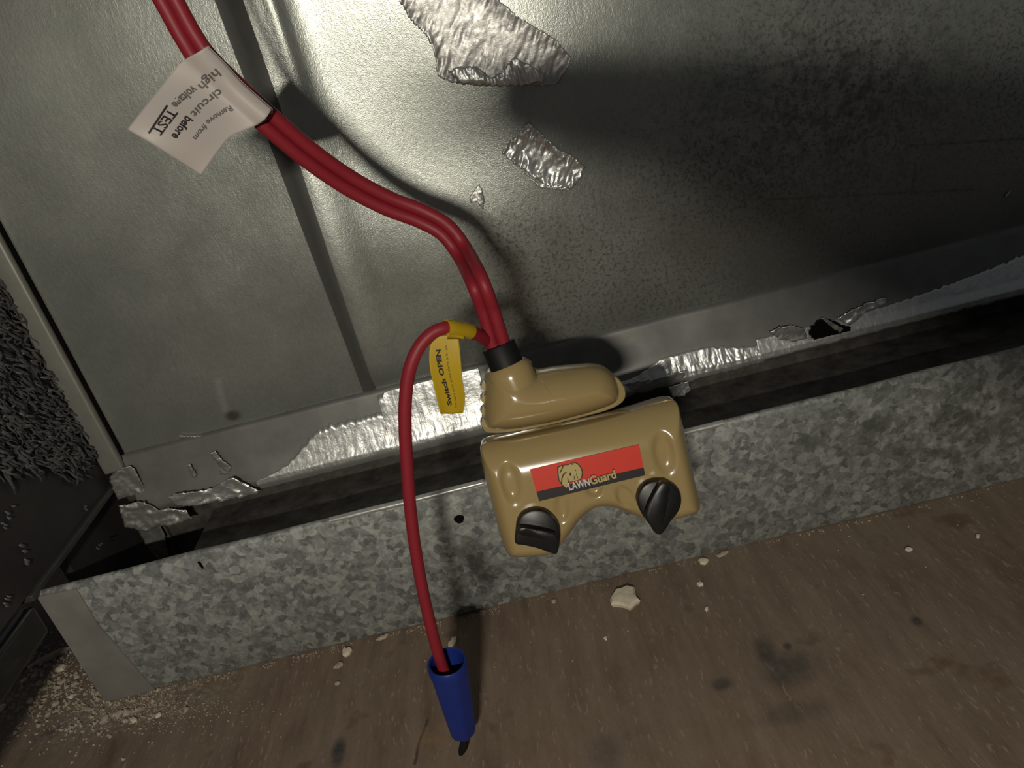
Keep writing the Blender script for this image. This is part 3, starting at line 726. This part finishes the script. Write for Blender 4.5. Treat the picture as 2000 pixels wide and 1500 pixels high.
# ------------------------------------------------------------------ tags
def coons(top, right, bottom, left, nu, nv):
    def ev(c, t):
        c = [Vector(p) for p in c]; L = [0]
        for a, b in zip(c, c[1:]): L.append(L[-1] + (b - a).length)
        s = t * L[-1]
        for i in range(len(c) - 1):
            if s <= L[i + 1] or i == len(c) - 2:
                return c[i].lerp(c[i + 1], (s - L[i]) / (L[i + 1] - L[i]))
    G = []
    for i in range(nu + 1):
        u = i / nu; row = []
        for j in range(nv + 1):
            v = j / nv
            p = ev(top, u) * (1 - v) + ev(bottom, u) * v + ev(left, v) * (1 - u) + ev(right, v) * u
            p -= Vector(top[0]) * (1 - u) * (1 - v) + Vector(top[-1]) * u * (1 - v) + Vector(bottom[0]) * (1 - u) * v + Vector(bottom[-1]) * u * v
            row.append(p)
        G.append(row)
    return G
def sheet(name, G, mat, parent=None, th=.00012):
    V = [p for row in G for p in row]; nv = len(G[0]); Fc = []
    for i in range(len(G) - 1):
        for j in range(nv - 1): a = i * nv + j; Fc.append((a, a + nv, a + nv + 1, a + 1))
    o = mesh(name, V, Fc, mat, parent, True); m = o.modifiers.new('s', 'SOLIDIFY'); m.thickness = th; m.offset = 0; return o
def bez(pts, n=14): return [p for p in catmull([Vector((x, y, 0)) for x, y in pts], n)]
T3 = lambda p, Y: at(p.x, p.y, Y)
# white tag: u runs along the cord, v from the cord outwards
wt_top = bez([(405, 90), (437, 122), (472, 160), (505, 190), (531, 213)]); wt_r = bez([(531, 213), (518, 232), (500, 245), (474, 256), (450, 268), (425, 298), (408, 322), (393, 343)])
wt_b = bez([(248, 252), (300, 283), (345, 312), (393, 343)]); wt_l = bez([(405, 90), (385, 103), (352, 123), (320, 162), (285, 205), (248, 252)])
G2 = coons(wt_top, wt_r, wt_b, wt_l, 36, 44)
G = []
for i, row in enumerate(G2):
    r = []
    for j, p in enumerate(row):
        v = j / 44; u = i / 36
        Y = -.1155 - .0012 * sin(min(1, v / .22) * pi) - .007 * sstep(.2, 1, v) + .004 * sstep(.0, 1, u) + .0012 * sin(u * 4 + v * 3)
        r.append(T3(p, Y))
    G.append(r)
wtag = empty('white_tag', G[0][0]); tag(wtag, 'white printed tag folded round the red cord at top left', 'tag')
ws = sheet('flag', G, M_white, wtag)
# back half of the fold behind the cord
GB = [[q + Vector((.0001, .0001 + .0058 * sin(min(1, j / 6) * pi / 2) * (1 - sstep(.3, .75, j / 20)), 0)) for j, q in enumerate(row[:21])] for row in G]
sheet('back_fold', GB, M_white, wtag)
def sheet_pt(G, u, v):
    nu, nv = len(G) - 1, len(G[0]) - 1; x = max(0, min(nu - 1e-6, u * nu)); y = max(0, min(nv - 1e-6, v * nv)); i, j = int(x), int(y); a, b = x - i, y - j
    p = G[i][j] * (1 - a) * (1 - b) + G[i + 1][j] * a * (1 - b) + G[i][j + 1] * (1 - a) * b + G[i + 1][j + 1] * a * b
    n_ = (G[i + 1][j] - G[i][j]).cross(G[i][j + 1] - G[i][j]).normalized()
    if n_.dot(CAM - p) < 0: n_ = -n_
    return p, n_
def find_uv(G, px, py):
    best = None
    q0 = R3.transposed()
    for i in range(len(G)):
        for j in range(len(G[0])):
            q = q0 @ (G[i][j] - CAM); x = 1000 + F * q.x / -q.z; y = 750 - F * q.y / -q.z; d = (x - px) ** 2 + (y - py) ** 2
            if best is None or d < best[0]: best = (d, i / (len(G) - 1), j / (len(G[0]) - 1))
    nu, nv = len(G) - 1, len(G[0]) - 1; u, v = best[1], best[2]; st = 1.0
    for it in range(12):
        c = []
        for a in (-1, 0, 1):
            for b in (-1, 0, 1):
                uu, vv = u + a * st / nu, v + b * st / nv; p, _ = sheet_pt(G, uu, vv); q = q0 @ (p - CAM)
                c.append(((1000 + F * q.x / -q.z - px) ** 2 + (750 - F * q.y / -q.z - py) ** 2, uu, vv))
        d, u, v = min(c); st *= .6
    return Vector((u, v, 0))
def print_on(G, body, pa, pb, hvec_px, mat, parent, name, bold=0.0):
    """print a word on a sheet: baseline from pa to pb, cap height towards pa+hvec"""
    A = find_uv(G, *pa); B = find_uv(G, *pb); U = find_uv(G, pa[0] + hvec_px[0], pa[1] + hvec_px[1]) - A
    cu_ = bpy.data.curves.new(name, 'FONT'); cu_.body = body; cu_.size = 1; cu_.offset = bold; cu_.resolution_u = 2
    ob = bpy.data.objects.new(name, cu_); COL.objects.link(ob); dg = bpy.context.evaluated_depsgraph_get(); dg.update()
    me = bpy.data.meshes.new_from_object(ob.evaluated_get(dg)); bpy.data.objects.remove(ob); me.name = name; me.materials.clear()
    xs_ = [v.co.x for v in me.vertices]; x0, x1 = min(xs_), max(xs_); y1 = .73
    for v in me.vertices:
        q = A + (B - A) * ((v.co.x - x0) / (x1 - x0)) + U * (v.co.y / y1); p, n_ = sheet_pt(G, q.x, q.y); v.co = p + n_ * .00016
    me.materials.append(mat); return link(name, me, None, parent)
# rows run from upper right to lower left, letter tops towards the lower right
print_on(G, 'Remove from', (449, 206), (376, 268), (8, 10), M_inkg, wtag, 'lettering', .02)
print_on(G, 'circuit', (428, 172), (371, 222), (12, 13), M_inkg, wtag, 'lettering', .02)
print_on(G, 'before', (363, 226), (334, 266), (15, 10), M_ink, wtag, 'lettering', .03)
print_on(G, 'high', (421, 133), (386, 167), (13, 14), M_inkg, wtag, 'lettering', .02)
print_on(G, 'voltage', (376, 166), (334, 204), (14, 14), M_inkg, wtag, 'lettering', .03)
print_on(G, 'TEST', (331, 212), (296, 257), (18, 10), M_ink, wtag, 'lettering', .02)
UL = []
for q in range(13):
    t = q / 12
    for dx in (0, 3.2):
        p, n_ = sheet_pt(G, *find_uv(G, 325 - 36 * t + dx, 206 + 54 * t + dx * .6)[:2]); UL.append(p + n_ * .0003)
mesh('underline', UL, [(q * 2, q * 2 + 1, q * 2 + 3, q * 2 + 2) for q in range(12)], M_ink, wtag)
# yellow tag
yt_t = bez([(843, 657), (866, 655), (895, 654)], 8); yt_r = bez([(895, 654), (899, 690), (903, 740), (908, 775), (905, 806)], 8)
yt_b = bez([(860, 808), (882, 808), (905, 806)], 8); yt_l = bez([(843, 657), (838, 690), (840, 722), (848, 757), (860, 808)], 8)
G2 = coons(yt_t, yt_r, yt_b, yt_l, 16, 40)
GY = [[T3(p, -.1205 - .001 * sin(j / 40 * 3) - .0015 * (i / 16 - .5) ** 2 * 4 * (j / 40)) for j, p in enumerate(row)] for i, row in enumerate(G2)]
ytag = empty('yellow_tag', GY[8][0]); tag(ytag, 'small yellow warning tag hanging from the red branch wire', 'tag')
sheet('flag', GY, M_yel, ytag)
wp = [w_ for w_ in wire]
q0 = R3.transposed()
def pxof(p): q = q0 @ (p - CAM); return 1000 + F * q.x / -q.z, 750 - F * q.y / -q.z
seg_ = [p for p in wire if 872 <= pxof(p)[0] <= 918 and pxof(p)[1] < 700]
tube('wrap', seg_, .0019, M_yel, ytag, 20)
pth = [p + Vector((0, -.0001, -.0006)) for p in seg_[len(seg_) // 3:]]
Gw = [[p + Vector((0, -.0015, -.0002)) for p in pth], [at(pxof(p)[0], 662, -.1208) for p in pth]]
sheet('neck', [[Gw[0][i], Gw[0][i].lerp(Gw[1][i], .5) + Vector((0, -.0003, 0)), Gw[1][i]] for i in range(len(pth))], M_yel, ytag)
print_on(GY, 'Switch OPEN', (882, 791), (860, 682), (-8, 1), M_ink, ytag, 'lettering', .04)
print_on(GY, 'cut wire only when alarm is in use', (892, 796), (873, 674), (-4, 1), M_brown, ytag, 'lettering')

# ------------------------------------------------------------------ plaster chips and crumbs on the plywood
def chip(px, py, sx, sy, h, ang, label, mat=M_chip, seed=0, group=None, name='plaster_chip', z=FZ, Yc=None):
    c = atz(px, py, FZ); rnd = random.Random(seed); n = 14; V = []; Fc = []
    out = []
    for i in range(n):
        a = 2 * pi * i / n; r = 1 + rnd.uniform(-.22, .22); out.append((sx * r * cos(a), sy * r * sin(a)))
    rot = lambda p: (p[0] * cos(ang) - p[1] * sin(ang), p[0] * sin(ang) + p[1] * cos(ang))
    for lvl, sc_ in ((0, .92), (.5, 1.0), (.85, .85), (1.0, .5)):
        for p in out:
            q = rot((p[0] * sc_, p[1] * sc_)); V.append((c.x + q[0], c.y + q[1], FZ - .0001 + h * lvl * (1 + rnd.uniform(-.15, .15) * (lvl > 0))))
    for r in range(3):
        for j in range(n): a = r * n + j; b = r * n + (j + 1) % n; Fc.append((a, b, b + n, a + n))
    Fc.append(tuple(range(n))[::-1]); Fc.append(tuple(range(3 * n, 4 * n)))
    o = mesh(name, V, Fc, mat, None, True); autosmooth(o, 30); tag(o, label, 'chip', group); return o
def mm(px_): return px_ / 5.7 / 1000
G_ = 'plaster chips on the plywood'
chip(1222, 1172, .0050, .0052, .0026, .3, 'large round cream plaster chip just below the channel', seed=1, group=G_)
chip(678, 1275, .0017, .0022, .0014, .2, 'pale plaster chip against the channel left of the red wire', seed=2, group=G_)
chip(662, 1300, .0018, .0012, .0009, .5, 'low crumbly chip below the pale chip left of the red wire', M_chipd, 3, G_)
chip(660, 1335, .0010, .0009, .0007, .1, 'tiny chip lowest of the cluster left of the red wire', M_chipd, 4, G_)
chip(884, 1256, .0012, .0024, .0012, -.35, 'narrow pale plaster sliver right above the blue nut', seed=5, group=G_)
chip(747, 1246, .0022, .0009, .0010, .3, 'flat chip tucked under the channel edge left of the red wire', M_chipd, 6, G_)
chip(1374, 1098, .0017, .0020, .0012, .6, 'cream chip at the channel edge below the right knob', seed=7, group=G_)
chip(1412, 1083, .0024, .0009, .0009, .3, 'long thin chip along the channel edge right of the cream chip', M_chipd, 8, G_)
chip(1368, 1142, .0011, .0011, .0010, .1, 'small square white chip on open plywood below the right knob', seed=9, group=G_)
chip(1775, 1074, .0012, .0009, .0009, .4, 'small white chip near the right end of the channel', seed=10, group=G_)
chip(1910, 1048, .0011, .0006, .0007, .8, 'white grain by the channel at the far right', seed=11, group=G_)
chip(1082, 1175, .0008, .0011, .0008, .2, 'small chip left of the large round chip', M_chipd, 12, G_)
chip(1380, 1190, .0006, .0012, .0006, -.3, 'thin upright grain below the square white chip', seed=13, group=G_)
chip(1183, 1247, .0006, .0009, .0006, .1, 'grain on the plywood under the large round chip', seed=14, group=G_)
L_ = 'rubble heap at the lower left'
chip(102, 1284, .0062, .0016, .0020, .42, 'long grey plaster stick on the rubble left of the channel end', M_chipd, 20, L_, 'rubble_piece')
chip(120, 1308, .0019, .0014, .0018, .3, 'cream lump just under the long grey stick', M_chip, 21, L_, 'rubble_piece')
chip(52, 1298, .0018, .0015, .0016, .9, 'pale lump left of the cream lump', M_chip, 22, L_, 'rubble_piece')
chip(36, 1312, .0021, .0014, .0012, .2, 'brownish lump near the left edge under the black rail', M_chipd, 23, L_, 'rubble_piece')
chip(15, 1352, .0014, .0014, .0012, .2, 'round cream grain at the left edge', M_chip, 24, L_, 'rubble_piece')
chip(4, 1385, .0014, .0022, .0012, .2, 'cream piece cut by the left frame edge', M_chip, 25, L_, 'rubble_piece')
chip(70, 1320, .0016, .0012, .0012, .2, 'tan lump below the pale lump', M_chipd, 26, L_, 'rubble_piece')
chip(190, 1355, .0012, .0012, .0011, .2, 'pale grain at the bottom corner of the end plate', M_chipd, 27, L_, 'rubble_piece')
chip(310, 1398, .0012, .0011, .0009, .2, 'pale grain below the seam of the end plate', M_chip, 28, L_, 'rubble_piece')
chip(148, 1335, .0012, .0014, .0010, .6, 'dull lump between the cream lump and the end plate', M_chipd, 29, L_, 'rubble_piece')
chip(95, 1395, .0009, .0013, .0008, -.4, 'small dull grain low in the rubble', M_chipd, 30, L_, 'rubble_piece')
for i in range(16):
    qx, qy = [(30, 1290), (62, 1303), (85, 1296), (48, 1330), (90, 1345), (122, 1332), (140, 1362), (20, 1335), (170, 1385), (60, 1370), (110, 1375), (205, 1405), (150, 1318), (78, 1336), (232, 1395), (262, 1408)][i]
    chip(qx, qy, .0010 + .0005 * (i % 3), .0009 + .0004 * (i % 2), .0011, i * .7, 'small plaster lump in the rubble heap at the lower left', M_chipd if i % 3 else M_chip, 40 + i, 'small lumps in the rubble heap', 'rubble_lump')
# crumbs: nobody could count them
V, Fc = [], []; rnd = random.Random(5)
def crumb(x, y, r):
    b = len(V); hh = r * rnd.uniform(.5, 1); k_ = rnd.uniform(0, 6)
    for i in range(5):
        a = k_ + 2 * pi * i / 5; q = r * rnd.uniform(.6, 1.2); V.append((x + q * cos(a), y + q * sin(a), FZ - .0003))
    V.append((x + rnd.uniform(-.3, .3) * r, y + rnd.uniform(-.3, .3) * r, FZ + hh))
    for i in range(5): Fc.append((b + i, b + (i + 1) % 5, b + 5))
for i in range(1500):      # line of dust along the foot of the channel
    x = rnd.uniform(-.17, .30); x = x if rnd.random() < .55 else rnd.uniform(-.17, -.03)
    y = CY - abs(rnd.gauss(0, .0016)) - .0001
    if noise.noise(Vector((x * 90, 3, 0))) < -.05: continue
    crumb(x, y, rnd.uniform(.0001, .0004))
for i in range(1700):       # rubble at the left
    p = atz(rnd.gauss(110, 90), rnd.gauss(1340, 48), FZ)
    if p.x > XL and p.y > CY: continue
    crumb(p.x, p.y, abs(rnd.gauss(0, .0005)) + .0002)
for i in range(800):
    p = atz(rnd.gauss(280, 90), rnd.gauss(1385, 20), FZ)
    if p.y > CY: continue
    crumb(p.x, p.y, rnd.uniform(.00015, .00045))
for i in range(420):       # scattered grains
    p = atz(rnd.uniform(0, 2000), rnd.uniform(950, 1500), FZ)
    if p.y > CY - .001: continue
    if rnd.random() < (p.y - CY) / -.045: continue
    crumb(p.x, p.y, rnd.uniform(.0001, .0004))
cr = mesh('plaster_crumbs', V, Fc, M_chipd, None, False, 'stuff')
tag(cr, 'fine plaster dust and crumbs scattered over the plywood along the channel', 'dust')

# ------------------------------------------------------------------ unseen slab added behind the lens, outlined to cast the broad shadow
bpy.context.view_layer.update()
pz = R3 @ Vector((0, 0, .006))
frp = Frame(CAM + pz, R3 @ Vector((1, 0, 0)), R3 @ Vector((0, 1, 0)))
def shade(px, py):
    B = at(px, py, 0); d = B - LAMP; t = (frp.O - LAMP).dot(frp.N) / d.dot(frp.N); q = LAMP + d * t - frp.O; return q.dot(frp.U), q.dot(frp.V)
PH = [shade(*p) for p in [(868, 270), (862, 190), (885, 150), (1000, 148), (1380, 142), (2300, 240), (2300, 760), (1850, 700), (1450, 500), (1210, 350), (1000, 300)]]
ph = prism('shadow_slab', frp, smooth_poly(PH, 4), 0, .008, M_blackgloss, None, .001)
tag(ph, 'black slab added behind the viewpoint, shaped to cast the broad shadow on the duct', 'blocker')
